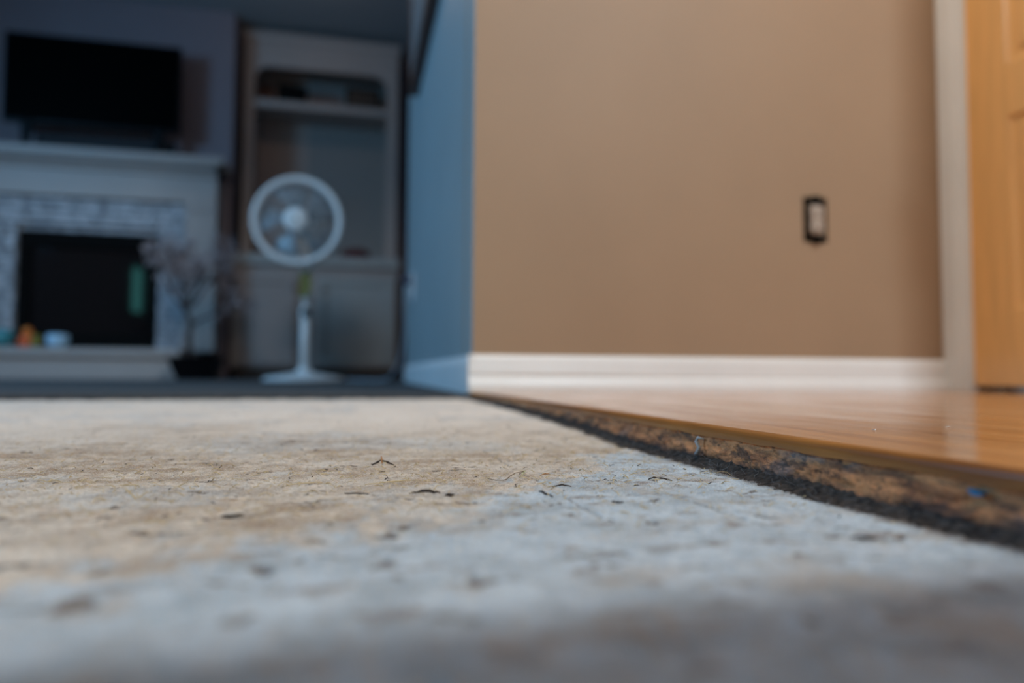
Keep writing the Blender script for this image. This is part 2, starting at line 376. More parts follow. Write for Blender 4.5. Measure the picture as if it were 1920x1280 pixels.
struct('wall_left', M_lr, [((-3.4, -1.25, 0), (-3.25, 1.5, CH)), ((-3.4, -2.0, 0), (-3.25, -1.95, CH)), ((-3.4, -2.0, CH), (-3.25, 1.42, 3.38)), ((-3.4, 2.8, 0), (-3.25, 5.45, CH)), ((-3.4, 1.5, 0), (-3.25, 2.8, 1.35)), ((-3.4, 1.5, 2.2), (-3.25, 2.8, CH)), ((-3.4, -1.95, 0), (-3.25, -1.25, .95)), ((-3.4, -1.95, 1.68), (-3.25, -1.25, CH))], label='left wall of the living room')
struct('wall_right', M_beige, [((1.42, 1.352, 0.03), (1.56, 1.403, 3.38)), ((1.42, 0.55, 2.07), (1.56, 1.352, 3.38)), ((1.42, 0.49, 0.03), (1.56, 0.55, 3.38))], label='short wall holding the orange wooden door')
struct('wall_front', M_beige, [((-3.4, -2.15, 0), (3.0, -2.0, 2.45)), ((-3.4, -2.15, 2.45), (-1.0, -2.0, 3.38)), ((-.2, -2.15, 2.45), (1.42, -2.0, 3.38)), ((1.82, -2.15, 2.45), (3.0, -2.0, 3.38)), ((-1.0, -2.15, 3.25), (-.2, -2.0, 3.38)), ((1.42, -2.15, 3.25), (1.82, -2.0, 3.38))], label='wall behind the camera with high windows')
struct('ceiling', M_ceil, [((-3.4, 1.42, CH), (0.75, 5.6, CH+.1)), ((-3.4, -2.15, 3.38), (3.0, 1.6, 3.48))], label='dim ceiling of the living room')
struct('wall_header', M_lr, [((-3.25, 1.42, 2.12), (0.2315, 1.52, 3.38))], label='header above the opening into the living room')

# baseboards
BZ = .0755
bprof = [(0, 0), (.017, 0), (.0168, .008), (.0155, .016), (.0125, .0235), (.0095, .0275), (.0093, .046), (.0098, .0475), (.0080, .053), (.0088, .0585), (.0078, .0655), (.0052, .0715), (.0025, .0748), (0, BZ)]
q = MB(); q.prism(bprof, (0.222, 1.403, T), (1.42, 1.403, T), (0, -1, 0))
o = q.build('baseboard_beige', M_trim); tag(o, 'white moulded baseboard with shoe along the tan wall', 'baseboard', kind='structure')
bprof2 = [(0, 0), (.0095, 0), (.0095, .060), (.007, .068), (.003, .074), (0, .082)]
q = MB(); q.prism(bprof2, (0.2315, 1.3955, .0235), (0.2315, 3.42, .0235), (-1, 0, 0))
o = q.build('baseboard_blue', M_trim); tag(o, 'white baseboard in blue daylight along the side wall', 'baseboard', kind='structure')
q = MB(); q.box((.2225, 1.394, T-.004), (.2335, 1.4035, T+BZ-.001), .0012)
o = q.build('trim_1', M_trim); tag(o, 'white corner block where both baseboards meet', 'trim', kind='structure')

# door casing and door
q = MB()
cpf = [(1.42, 1.403), (1.403, 1.403), (1.401, 1.396), (1.404, 1.388), (1.4045, 1.372), (1.409, 1.366), (1.4095, 1.358), (1.413, 1.3535), (1.42, 1.352)]
q.poly([(x, y, T) for x, y in cpf], (0, 0, 2.07-T))
q.box((1.405, .49, 2.065), (1.42, 1.403, 2.13), .003); q.box((1.405, .49, T), (1.42, .55, 2.065), .003)
o = q.build('trim_2', M_trim); tag(o, 'white door casing in the right hand corner', 'door casing', kind='structure')
q = MB(); q.box((1.42, 1.340, T), (1.56, 1.352, 2.07)); q.box((1.42, .55, T), (1.56, .562, 2.07)); q.box((1.42, .562, 2.055), (1.56, 1.340, 2.07))
dX = 1.428
q.box((1.466, 1.30, T), (1.56, 1.34, 2.055)); q2 = q.build('trim_3', M_trim); tag(q2, 'white door jamb lining', 'door jamb', kind='structure')
door = MB()
y0, y1, z0, z1 = .565, 1.3495, .044, 2.052
pan = [(.69, .90, .215, .655), (1.015, 1.240, .215, .655), (.69, .90, .775, 1.45), (1.015, 1.240, .775, 1.45), (.69, .90, 1.57, 1.90), (1.015, 1.240, 1.57, 1.90)]
bz = [z0, .215, .655, .775, 1.45, 1.57, 1.90, z1]; byy = [y0, .69, .90, 1.015, 1.240, y1]
for i in range(len(byy)-1):
    for j in range(len(bz)-1):
        ip = i in (1, 3) and j in (1, 3, 5)
        if not ip: door.box((dX, byy[i], bz[j]), (dX+.035, byy[i+1], bz[j+1]))
        else: door.box((dX+.010, byy[i], bz[j]), (dX+.030, byy[i+1], bz[j+1]))
dr = door.build('door_1', M_door); tag(dr, 'orange toned wooden panel door in the right wall', 'door', kind='structure')
for (a, b_, c, d) in pan:
    p = MB(); m_ = .022
    # sloping bead and raised field
    def ringv(off, x): return [(x, a+off, c+off), (x, b_-off, c+off), (x, b_-off, d-off), (x, a+off, d-off)]
    R_ = [[p.bm.verts.new(Vector(v)) for v in ringv(of, xx)] for of, xx in ((0, dX), (.004, dX+.005), (.010, dX+.0095), (.022, dX+.0095), (.034, dX+.003))]
    for A, B in zip(R_, R_[1:]):
        for k in range(4): p.bm.faces.new((A[k], A[(k+1) % 4], B[(k+1) % 4], B[k]))
    p.bm.faces.new(R_[-1]); p.build('door_panel', M_door, dr)
q = MB(); q.lathe([(.026, 0), (.026, .006), (.010, .010), (.010, .035), (.024, .045), (.027, .058), (.018, .068)], n=24, axis='y')
kn = q.build('door_handle', mat('brass_handle', (.6, .42, .18), .25, metal=1), dr, True); kn.rotation_euler = (0, 0, -PI/2); kn.location = (dX, .63, .98); kn['label'] = 'round brass door handle'

# windows behind the camera and in the living room: frames with bright outdoor panes
def emis(name, c, s):
    m = bpy.data.materials.new(name); m.use_nodes = True; nt = m.node_tree; b_ = nt.nodes['Principled BSDF']
    b_.inputs['Base Color'].default_value = (*c, 1); b_.inputs['Emission Color'].default_value = (*c, 1); b_.inputs['Emission Strength'].default_value = s; b_.inputs['Roughness'].default_value = .2
    return m
def window(name, label, a, b_, axis, m):
    fr = MB(); t = .03
    if axis == 'y':
        x0, x1, z0, z1 = a[0], b_[0], a[1], b_[1]; y = -2.12
        for A, B in (((x0, y, z0), (x1, y+.05, z0+t)), ((x0, y, z1-t), (x1, y+.05, z1)), ((x0, y, z0), (x0+t, y+.05, z1)), ((x1-t, y, z0), (x1, y+.05, z1))): fr.box(A, B)
        o = fr.build(name, M_trim); p = MB(); p.box((x0+t, y+.01, z0+t), (x1-t, y+.016, z1-t))
    else:
        y0, y1, z0, z1 = a[0], b_[0], a[1], b_[1]; x = -3.36
        for A, B in (((x, y0, z0), (x+.05, y1, z0+t)), ((x, y0, z1-t), (x+.05, y1, z1)), ((x, y0, z0), (x+.05, y0+t, z1)), ((x, y1-t, z0), (x+.05, y1, z1))): fr.box(A, B)
        o = fr.build(name, M_trim); p = MB(); p.box((x+.01, y0+t, z0+t), (x+.016, y1-t, z1-t))
    tag(o, label, None, kind='structure'); p.build('pane', m, o)
window('window_1', 'narrow high window behind the camera', (1.42, 2.45), (1.82, 3.25), 'y', emis('daylight_pane', (.9, .95, 1), 3))
window('fill_window', 'added wide high window behind the camera, a soft fill light', (-1.0, 2.45), (-.2, 3.25), 'y', emis('soft_fill_pane', (1, .93, .86), 1.0))  # added unseen window to go with the fill light
window('window_3', 'tall narrow window looking on greenery behind the camera', (-1.95, .95), (-1.25, 1.68), 'x', emis('greenery_pane', (.14, .62, .60), 6))
window('window_4', 'wide window in the left living room wall', (1.5, 1.35), (2.8, 2.2), 'x', emis('sky_pane', (.35, .65, 1), 1.2))

# added wall lamp, out of view, that warms the door and floor
lt = thing('added_sconce', 'added warm white lamp out of view high on the tan wall', 'wall lamp', (.60, 1.40, 2.2))
q = MB(); q.lathe([(.055, 0), (.055, .015), (.02, .02)], (.60, 1.403, 2.2), 24, 'y'); q.build('wall_plate', M_trim, lt, True)
q = MB(); q.tube([(.60, 1.385, 2.2), (.60, 1.22, 2.2), (.60, 1.20, 2.24)], .008, 10); q.build('arm', M_trim, lt, True)
q = MB(); q.lathe([(.03, .0), (.055, .01), (.065, .05), (.06, .10), (.03, .125)], (.60, 1.20, 2.24), 28); q.build('lamp_shade', emis('warm_lamp_glass', (1, .75, .45), 4), lt, True)
pl = bpy.data.lights.new('added_sconce_lamp', 'POINT'); pl.energy = 24; pl.color = (1, .80, .60); pl.shadow_soft_size = .06
po = bpy.data.objects.new('added_sconce_lamp', pl); C.objects.link(po); po.location = (.60, 1.18, 2.10)
rl = thing('fill_ceiling_light', 'added small round fill light, out of view in the living room ceiling', 'fill light', (-.35, 4.1, CH-.001))  # added out of view to brighten the bookcase and cabinet
q = MB(); q.lathe([(.07, 0), (.07, -.006), (.055, -.008)], (-.35, 4.1, CH), 28); q.build('trim_ring', M_trim, rl, True)
q = MB(); q.lathe([(.05, -.008), (.045, -.012)], (-.35, 4.1, CH), 28); q.build('lens', emis('dim_warm_lens', (1, .8, .6), 1), rl)
l_ = bpy.data.lights.new('fill_ceiling_lamp', 'POINT'); l_.energy = 2.3; l_.color = (1, .78, .62); l_.shadow_soft_size = .05
lo_ = bpy.data.objects.new('fill_ceiling_lamp', l_); C.objects.link(lo_); lo_.location = (-.35, 4.1, CH-.08)

# wall outlet without its cover plate
ot = thing('wall_outlet', 'uncovered electrical outlet in the tan wall, pale receptacle in a dark box', 'outlet', (1.049, 1.403, .433))
X0, Z0 = 1.049, .433
q = MB()
for A, B in (((X0-.031, 1.4005, Z0-.053), (X0+.031, 1.4028, Z0-.036)), ((X0-.031, 1.4005, Z0+.036), (X0+.031, 1.4028, Z0+.053)), ((X0-.031, 1.4005, Z0-.053), (X0-.018, 1.4028, Z0+.053)), ((X0+.026, 1.4005, Z0-.036), (X0+.031, 1.4028, Z0+.036))): q.box(A, B)
o = q.build('wall_box', M_matt, ot)
q = MB(); q.box((X0-.0165, 1.392, Z0-.030), (X0+.0165, 1.401, Z0-.002), .004); q.box((X0-.0165, 1.392, Z0+.002), (X0+.0165, 1.401, Z0+.030), .004); q.box((X0-.012, 1.395, Z0-.034), (X0+.012, 1.401, Z0+.034), .002)
q.build('receptacle', mat('ivory_receptacle', (.44, .36, .30), .5), ot)
M_metal = mat('dull_steel', (.35, .35, .36), .4, metal=.8)
for zz_ in (.041, -.058):
    q = MB(); q.box((X0-.010, 1.3945, Z0+zz_), (X0+.010, 1.400, Z0+zz_+.015), .001); q.build('mounting_ear', M_matt, ot)
q = MB()
for dz in (-.018, .018):
    for dx in (-.006, .006): q.box((X0+dx-.001, 1.3915, Z0+dz-.004), (X0+dx+.001, 1.3925, Z0+dz+.005))
    q.lathe([(.0025, 0), (.0025, .0006)], (X0, 1.392, Z0+dz-.010), 10, 'y')
q.build('slots', M_matt, ot)

# outlet on the blue wall with the plug of the fan
op = thing('wall_socket', 'pale socket plate low on the blue lit side wall', 'outlet', (.231, 2.995, .445))
q = MB(); q.box((.224, 2.955, .385), (.2316, 3.035, .505), .002); q.build('cover_plate', mat('pale_plate', (.75, .8, .85), .4), op)
q = MB(); q.box((.2215, 2.978, .455), (.2245, 3.012, .487), .002); q.box((.2215, 2.978, .405), (.2245, 3.012, .437), .002); q.build('receptacle', M_trim, op)

# picture frame on the blue wall
pf = thing('picture_frame', 'dark wood picture frame hanging high on the blue lit wall', 'picture', (.20, 2.35, 1.23))
q = MB(); A = (.192, 1.75, 1.235); B = (.2318, 2.86, 2.05); t = .028
q.box((A[0], A[1], A[2]), (B[0], B[1], A[2]+t), .003); q.box((A[0], A[1], B[2]-t), (B[0], B[1], B[2]), .003); q.box((A[0], A[1], A[2]+t), (B[0], A[1]+t, B[2]-t), .003); q.box((A[0], B[1]-t, A[2]+t), (B[0], B[1], B[2]-t), .003)
q.build('frame', M_frame, pf)
q = MB(); q.box((A[0]+.006, A[1]+t, A[2]+t), (B[0]-.005, B[1]-t, B[2]-t)); q.build('picture', M_mount, pf)

# ------------------------------------------------------------------ fireplace
fp = thing('fireplace', 'white mantel fireplace with pale brick surround and raised hearth', 'fireplace', (-1.67, 4.75, .0235))
XL, XR = -2.45, -.922
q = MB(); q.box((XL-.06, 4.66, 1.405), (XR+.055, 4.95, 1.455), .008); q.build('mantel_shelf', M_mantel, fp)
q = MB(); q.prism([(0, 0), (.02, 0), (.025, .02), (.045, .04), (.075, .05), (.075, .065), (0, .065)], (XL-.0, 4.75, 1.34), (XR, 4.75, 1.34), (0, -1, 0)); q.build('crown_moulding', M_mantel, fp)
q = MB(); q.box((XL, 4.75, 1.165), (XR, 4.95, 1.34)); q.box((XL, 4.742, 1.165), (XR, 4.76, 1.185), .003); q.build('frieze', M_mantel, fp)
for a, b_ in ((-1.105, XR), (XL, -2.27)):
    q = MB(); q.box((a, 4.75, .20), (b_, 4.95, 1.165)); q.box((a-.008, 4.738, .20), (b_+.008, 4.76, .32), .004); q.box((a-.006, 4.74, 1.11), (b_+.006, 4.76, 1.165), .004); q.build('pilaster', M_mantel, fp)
# brick surround with projecting uneven bricks
M_brick, nt, b = nodes_mat('whitewashed_ledge_brick'); g = NT(nt)
ra = nt.nodes.new('ShaderNodeObjectInfo')
col = g.mix(g.rng(g.noise(14, 4), .42, .6), (.50, .52, .56), (.25, .27, .30))
col = g.mix(g.math('MULTIPLY', g.rng(g.noise(60, 4), .5, .7), .6), col, (.14, .14, .15))
nt.links.new(col, b.inputs['Base Color']); b.inputs['Roughness'].default_value = .85
q = MB(); zc = .20; rr = random.Random(3)
while zc < 1.163:
    x = -2.27-rr.uniform(0, .1)
    while x < -1.106:
        L = rr.uniform(.12, .24); a, b_ = max(x, -2.268), min(x+L-.005, -1.107)
        zt = min(zc+.037, 1.163)
        segs = [(a, b_)]
        if zc < .962:
            segs = []
            if a < -2.09: segs.append((a, min(b_, -2.092)))
            if b_ > -1.271: segs.append((max(a, -1.269), b_))
        for s_ in segs:
            if s_[1]-s_[0] > .01: q.box((s_[0], 4.80-rr.uniform(0, .022), zc), (s_[1], 4.94, zt))
        x += L
    zc += .042
q.build('brick_surround', M_brick, fp)
q = MB(); q.box((-2.27, 4.835, .2), (-2.092, 4.95, 1.165)); q.box((-1.269, 4.835, .2), (-1.107, 4.95, 1.165)); q.box((-2.27, 4.835, .96), (-1.107, 4.95, 1.165)); q.build('mortar', M_brick, fp)
q = MB()
for A, B in (((-2.09, 4.83, .205), (-1.271, 4.95, .31)), ((-2.09, 4.83, .855), (-1.271, 4.95, .955)), ((-2.09, 4.83, .31), (-2.03, 4.95, .855)), ((-1.33, 4.83, .31), (-1.271, 4.95, .855))): q.box(A, B, .004)
fi = q.build('firebox_frame', M_matt, fp)
q = MB(); q.box((-2.03, 4.862, .31), (-1.33, 4.868, .855)); q.build('glass', M_glass, fi)
for a, b_, zz_ in ((-1.95, -1.45, .36), (-1.9, -1.5, .41)):
    q = MB(); q.tube([(a, 4.95, zz_), ((a+b_)/2, 4.93, zz_+.02), (b_, 4.96, zz_)], .03, 8); q.build('log', mat('log_bark', (.12, .08, .05), .9), fp)
q = MB(); q.box((XL-.1, 4.30, .0225), (-1.03, 4.80, .150)); q.build('hearth_base', M_mantel, fp)
q = MB(); q.box((XL-.12, 4.27, .150), (-1.01, 4.84, .198), .006); q.build('hearth_slab', M_mantel, fp)

# television on the mantel
tv = thing('television', 'large black flat television standing on the white mantel', 'television', (-1.67, 4.79, 1.455))
q = MB(); q.box((-2.185, 4.77, 1.625), (-1.165, 4.812, 2.195), .006); bz_ = q.build('housing', M_black, tv)
q = MB(); q.box((-2.173, 4.766, 1.640), (-1.177, 4.771, 2.183)); q.build('screen', mat('black_screen', (.001, .001, .001), .5, spec=.02), tv)
q = MB(); q.box((-1.95, 4.812, 1.66), (-1.38, 4.85, 1.95), .01); q.build('rear_cover', M_black, tv)
for x in (-2.045, -1.285):
    q = MB(); q.poly([(x-.035, 4.76, 1.64), (x+.035, 4.76, 1.64), (x+.014, 4.74, 1.458), (x-.014, 4.74, 1.458)], (0, .03, 0)); q.box((x-.02, 4.69, 1.455), (x+.02, 4.86, 1.463), .002); q.build('foot', M_black, tv)
sb = thing('dark_bar', 'low dark bar lying on the mantel below the television', 'dark_bar', (-1.60, 4.82, 1.455))  # plain dark bar filling the strip below the television
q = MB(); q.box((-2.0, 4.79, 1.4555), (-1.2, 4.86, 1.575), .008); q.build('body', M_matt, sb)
q = MB(); q.box((-1.98, 4.786, 1.462), (-1.22, 4.791, 1.568)); q.build('front_strip', mat('dark_matt_front', (.02, .022, .026), .9), sb)

# toys on the hearth
q = MB(); q.lathe([(.02, 0), (.055, .012), (.075, .05), (.078, .085), (.06, .10), (.03, .105)], (-1.985, 4.40, .198)); o = q.build('toy_bowl', mat('teal_plastic', (.06, .30, .36), .4), None, True)
tag(o, 'rounded teal plastic bowl at the left end of the white hearth', 'bowl')
tt = thing('toy_figure', 'small orange and red toy beside the teal bowl on the hearth', 'toy', (-1.85, 4.42, .198))
q = MB(); q.lathe([(.03, 0), (.045, .01), (.046, .05), (.03, .075)], (-1.85, 4.42, .198), 20); q.build('body', mat('orange_red_plastic', (.65, .10, .02), .4), tt, True)
q = MB(); q.ico((-1.85, 4.42, .291), .028, 2); q.build('head', mat('orange_plastic', (.7, .2, .03), .4), tt, True)
q = MB(); q.lathe([(.028, 0), (.03, .06), (.018, .075)], (-1.795, 4.40, .198), 16); o = q.build('toy_block', mat('olive_yellow_plastic', (.18, .16, .02), .5), None, True)
tag(o, 'tiny olive yellow toy right of the orange toy on the hearth', 'toy')
q = MB(); q.lathe([(.035, 0), (.052, .02), (.058, .06), (.050, .075), (.02, .078)], (-1.66, 4.33, .198), 24); o = q.build('cup', mat('light_blue_cup', (.40, .62, .80), .4), None, True)
tag(o, 'pale blue cup standing at the front of the hearth', 'cup')

# potted blossom tree
pt = thing('potted_tree', 'small blossoming artificial tree in a black square pot by the hearth', 'potted tree', (-.885, 4.22, .0235))
q = MB(); a, b_ = .085, .125
V1 = [q.bm.verts.new((-.885+sx_*a, 4.15+sy_*a, .0235)) for sx_, sy_ in ((-1, -1), (1, -1), (1, 1), (-1, 1))]
V2 = [q.bm.verts.new((-.885+sx_*b_, 4.15+sy_*b_, .135)) for sx_, sy_ in ((-1, -1), (1, -1), (1, 1), (-1, 1))]
V3 = [q.bm.verts.new((-.885+sx_*(b_+.008), 4.15+sy_*(b_+.008), .152)) for sx_, sy_ in ((-1, -1), (1, -1), (1, 1), (-1, 1))]
V4 = [q.bm.verts.new((-.885+sx_*(b_-.012), 4.15+sy_*(b_-.012), .145)) for sx_, sy_ in ((-1, -1), (1, -1), (1, 1), (-1, 1))]
for A, B in ((V1, V2), (V2, V3), (V3, V4)):
    for k in range(4): q.bm.faces.new((A[k], A[(k+1) % 4], B[(k+1) % 4], B[k]))
q.bm.faces.new(V1[::-1]); q.bm.faces.new(V4); q.build('pot', M_black, pt)
M_bark = mat('grey_brown_bark', (.055, .04, .038), .8, noise=.4, nscale=60)
q = MB(); cy = 4.15; B0 = Vector((-.925, cy, .14))
q.tube([B0, (-.935, cy, .26), (-.925, cy+.01, .34), (-.96, cy, .43)], [.020, .016, .015, .013], 8)
tips = []
def branch(p, d, L, r, depth):
    p = Vector(p); d = Vector(d).normalized(); pts = [p]
    for i in range(4):
        d = (d+Vector((random.uniform(-.3, .3), random.uniform(-.3, .3), random.uniform(-.12, .25)))).normalized(); pts.append(pts[-1]+d*L/4)
    q.tube(pts, [r, r*.85, r*.7, r*.6, r*.45], 6); tips.extend(pts[2:])
    if depth:
        for k in range(3): branch(pts[random.choice((2, 3, 4))], d+Vector((random.uniform(-1, 1), random.uniform(-.8, .8), random.uniform(-.3, .6))), L*.62, r*.55, depth-1)
for d in ((-.8, -.1, .7), (-.3, .2, 1), (.35, -.1, 1), (.9, .1, .8), (.15, .3, 1)): branch((-.955, cy, .42), d, .24, .010, 2)
branch((-.925, cy, .33), (1.1, 0, .9), .27, .009, 2)
q.build('trunk', M_bark, pt, True)
q = MB()
for p in tips:
    for k in range(3):
        c = p+Vector((random.gauss(0, .02), random.gauss(0, .02), random.gauss(0, .02)))
        for j in range(5):
            a = 2*PI*j/5+random.random(); n_ = Vector((random.gauss(0, 1), random.gauss(0, 1), random.gauss(0, 1))).normalized(); u = n_.orthogonal().normalized(); v = n_.cross(u)
            dd = u*math.cos(a)+v*math.sin(a); e = n_.cross(dd)
            r_ = .017
            vs = [q.bm.verts.new(c), q.bm.verts.new(c+dd*r_*.6+e*r_*.4), q.bm.verts.new(c+dd*r_+n_*.003), q.bm.verts.new(c+dd*r_*.6-e*r_*.4)]
            q.bm.faces.new(vs)
q.build('blossoms', mat('dusty_pink_blossom', (.40, .34, .35), .7), pt)

# ------------------------------------------------------------------ built-in bookcase and base cabinet
bk = thing('bookcase', 'tall built in bookcase with a rounded top niche beside the chimney', 'bookcase', (-.29, 5.28, .89))
BL, BR, FY, BY = -.825, .262, 5.10, 5.45
q = MB()
q.box((BL, FY, .885), (-.752, FY+.03, 2.48)); q.box((.182, FY, .885), (BR, FY+.03, 2.48))
# top board with a rounded arch niche
L_, R_, ZB, ZT = -.752, .182, 2.035, 2.275; pts = [(L_, ZB)]; r_ = .10
for k in range(9): a = PI-PI/2*k/8; pts.append((L_+r_+r_*math.cos(a), ZT-r_+r_*math.sin(a)))
for k in range(9): a = PI/2-PI/2*k/8; pts.append((R_-r_+r_*math.cos(a), ZT-r_+r_*math.sin(a)))
pts.append((R_, ZB)); top = [(p[0], 2.48) for p in pts]
Fr = [q.bm.verts.new((p[0], FY, p[1])) for p in pts]; Tp = [q.bm.verts.new((p[0], FY, 2.48)) for p in pts]
Fb = [q.bm.verts.new((p[0], FY+.03, p[1])) for p in pts]; Tb = [q.bm.verts.new((p[0], FY+.03, 2.48)) for p in pts]
for k in range(len(pts)-1):
    q.bm.faces.new((Fr[k], Fr[k+1], Fb[k+1], Fb[k]))
    if abs(pts[k][0]-pts[k+1][0]) > 1e-6: q.bm.faces.new((Fr[k], Tp[k], Tp[k+1], Fr[k+1])); q.bm.faces.new((Fb[k], Fb[k+1], Tb[k+1], Tb[k]))
q.build('face_frame', M_built, bk)
q = MB(); q.box((BL+.003, FY+.03, .885), (-.77, BY, 2.48)); q.box((.20, FY+.03, .885), (BR-.003, BY, 2.48)); q.box((BL+.003, FY+.03, 2.44), (BR-.003, BY, 2.48)); q.build('side_panel', M_built, bk)
q = MB(); q.box((-.77, 5.41, .885), (-.40, 5.45, 2.44)); o = q.build('back_panel', mat('painted_light_panel', (.38, .29, .25), .6), bk); o['label'] = 'left strip of the back panel, lighting painted in as a brown tint'  # brown tint stands for the lighting on this strip
q = MB(); q.box((-.40, 5.41, .885), (.20, 5.45, 2.44)); q.build('back_panel', mat('dim_grey_panel', (.25, .22, .20), .6), bk)
q = MB(); q.box((-.77, FY-.005, 1.975), (.20, 5.41, 2.03), .004); q.build('shelf', M_built, bk)
q = MB(); q.prism([(0, 0), (.012, 0), (.03, .035), (.045, .05), (0, .05)], (BL-.01, FY, 2.46), (BR+.01, FY, 2.46), (0, -1, 0)); q.build('crown_moulding', M_built, bk)
bc = thing('base_cabinet', 'low built in cabinet with two doors below the bookcase', 'cabinet', (-.29, 5.2, .0235))
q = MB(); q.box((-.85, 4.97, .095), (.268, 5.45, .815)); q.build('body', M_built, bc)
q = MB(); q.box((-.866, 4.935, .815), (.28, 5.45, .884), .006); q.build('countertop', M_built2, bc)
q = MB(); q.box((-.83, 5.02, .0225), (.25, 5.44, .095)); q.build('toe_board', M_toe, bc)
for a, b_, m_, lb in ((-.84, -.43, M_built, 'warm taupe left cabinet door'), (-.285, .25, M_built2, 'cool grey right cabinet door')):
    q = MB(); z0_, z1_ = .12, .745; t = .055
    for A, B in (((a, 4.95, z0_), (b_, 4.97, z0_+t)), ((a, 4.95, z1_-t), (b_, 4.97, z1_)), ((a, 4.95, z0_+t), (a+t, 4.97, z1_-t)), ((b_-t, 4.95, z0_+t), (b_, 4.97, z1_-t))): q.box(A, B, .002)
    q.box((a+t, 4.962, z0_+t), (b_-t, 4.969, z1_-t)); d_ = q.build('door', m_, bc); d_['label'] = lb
    kx = b_-.03 if a < -.5 else a+.03
    q = MB(); q.lathe([(.006, 0), (.006, .012), (.013, .018), (.012, .026)], (kx, 4.95, .66), 16, 'y'); q.build('knob', M_metal, d_, True)
# things on the shelves
def boxy(name, label, cat, a, b_, m, m2):
    t_ = thing(name, label, cat, ((a[0]+b_[0])/2, (a[1]+b_[1])/2, a[2]))
    q = MB(); q.box(a, b_, .004); q.build('frame', m, t_)
    q = MB(); q.box((a[0]+.02, a[1]-.002, a[2]+.02), (b_[0]-.02, a[1]+.002, b_[2]-.02)); q.build('picture', m2, t_)
boxy('photo_frame', 'dark square frame left of centre in the arched niche', 'photo frame', (-.61, 5.22, 2.031), (-.40, 5.25, 2.20), M_matt, M_matt)
boxy('photo_frame', 'wide black frame at the right end of the arched niche', 'photo frame', (-.12, 5.20, 2.031), (.13, 5.23, 2.215), M_matt, M_dark)
q = MB(); q.lathe([(.03, 0), (.05, .03), (.055, .08), (.03, .12), (.035, .135)], (-.70, 5.25, 2.031), 20); o = q.build('vase', M_frame, None, True); tag(o, 'small brown vase at the left end of the arched niche', 'vase')
boxy('storage_box', 'low reddish brown box between both frames in the niche', 'box', (-.37, 5.22, 2.031), (-.16, 5.36, 2.13), mat('red_brown_box', (.12, .06, .05), .6), mat('red_brown_box_front', (.13, .07, .055), .6))
q = MB(); q.box((-.15, 5.0, .8845), (.085, 5.16, .900), .003); q.ico((-.03, 5.08, .930), .09, 2, (1.2, .7, .5), .04); o = q.build('red_cloth', M_red); tag(o, 'folded dark red cloth on the cabinet top right of the fan', 'cloth')

# ------------------------------------------------------------------ pedestal fan
FX, FYc, FZ = -.306, 3.55, .826
fan = thing('pedestal_fan', 'white pedestal fan with round grille standing on the carpet', 'fan', (-.268, 3.66, .0235))
q = MB(); q.lathe([(.20, 0), (.205, .006), (.203, .014), (.18, .022), (.10, .034), (.045, .045), (.032, .060), (.030, .075)], (-.268, 3.66, .0235), 56); q.build('base', M_fan, fan, True)
q = MB(); q.tube([(-.268, 3.66, .09), (-.268, 3.66, .365)], .0225, 20); q.build('pole', M_fan, fan, True)
q = MB(); q.tube([(-.268, 3.66, .36), (-.268, 3.66, .66)], .016, 20); q.build('inner_pole', M_fan, fan, True)
q = MB(); q.lathe([(.026, 0), (.028, .01), (.026, .05), (.020, .062)], (-.268, 3.66, .345), 24); co_ = q.build('collar', M_fan, fan, True)
q = MB(); q.lathe([(.018, 0), (.022, .004), (.022, .026), (.015, .032)], (-.262, 3.64, .375), 16, 'y'); o = q.build('knob', mat('dark_knob', (.02, .025, .025), .4), co_, True); o['label'] = 'dark height adjustment knob'
q = MB(); q.lathe([(.022, 0), (.036, .02), (.040, .10), (.030, .14)], (-.268, 3.66, .60), 24); q.box((-.30, 3.60, .70), (-.236, 3.72, .76), .01); q.build('neck', M_fan, fan, True)
# head, turned slightly to the left
hd = bpy.data.objects.new('fan_head', None); C.objects.link(hd); hd.parent = fan; hd.matrix_parent_inverse = Matrix.Translation(-fan.location)
hd.location = (FX, FYc, FZ); hd.rotation_euler = (math.radians(3), 0, math.radians(-8+2))
def sub(o): o.parent = hd; o.matrix_parent_inverse = Matrix(); return o
q = MB()
outer = [(0.222, -.012), (0.222, .022), (.216, .030), (.196, .022), (.190, .004), (.196, -.016), (.214, -.022)]
rings = []
for k in range(72):
    a = 2*PI*k/72; rings.append([q.bm.verts.new((r*math.cos(a), -h, r*math.sin(a))) for r, h in outer])
for k in range(72):
    A, B = rings[k], rings[(k+1) % 72]
    for j in range(len(outer)): q.bm.faces.new((A[j], A[(j+1) % len(outer)], B[(j+1) % len(outer)], B[j]))
sub(q.build('grille_ring', M_fan, None, True))
q = MB()
for k in range(48):
    a = 2*PI*k/48; c, s_ = math.cos(a), math.sin(a)
    q.tube([(.045*c, -.062, .045*s_), (.10*c, -.056, .10*s_), (.16*c, -.040, .16*s_), (.197*c, -.016, .197*s_)], .0011, 5)
q.torus((0, -.052, 0), .12, .0012, n=40, m=5); sub(q.build('front_grille', M_fan, None, True))
q = MB(); q.lathe([(.055, .054), (.058, .060), (.054, .068), (.040, .072), (.018, .073)], (0, 0, 0), 40, 'y'); hc = sub(q.build('hub_cap', M_fan, None, True))
q = MB(); q.lathe([(.010, .0735), (.010, .076)], (0, 0, 0), 20, 'y'); o = sub(q.build('badge', mat('grey_green_badge', (.18, .26, .25), .4))); o['label'] = 'small grey green badge on the hub'
q = MB()
for k in range(48):
    a = 2*PI*k/48; c, s_ = math.cos(a), math.sin(a)
    q.tube([(.05*c, .060, .05*s_), (.13*c, .055, .13*s_), (.19*c, .03, .19*s_), (.205*c, .01, .205*s_)], .0011, 5)
sub(q.build('rear_grille', M_fan, None, True))
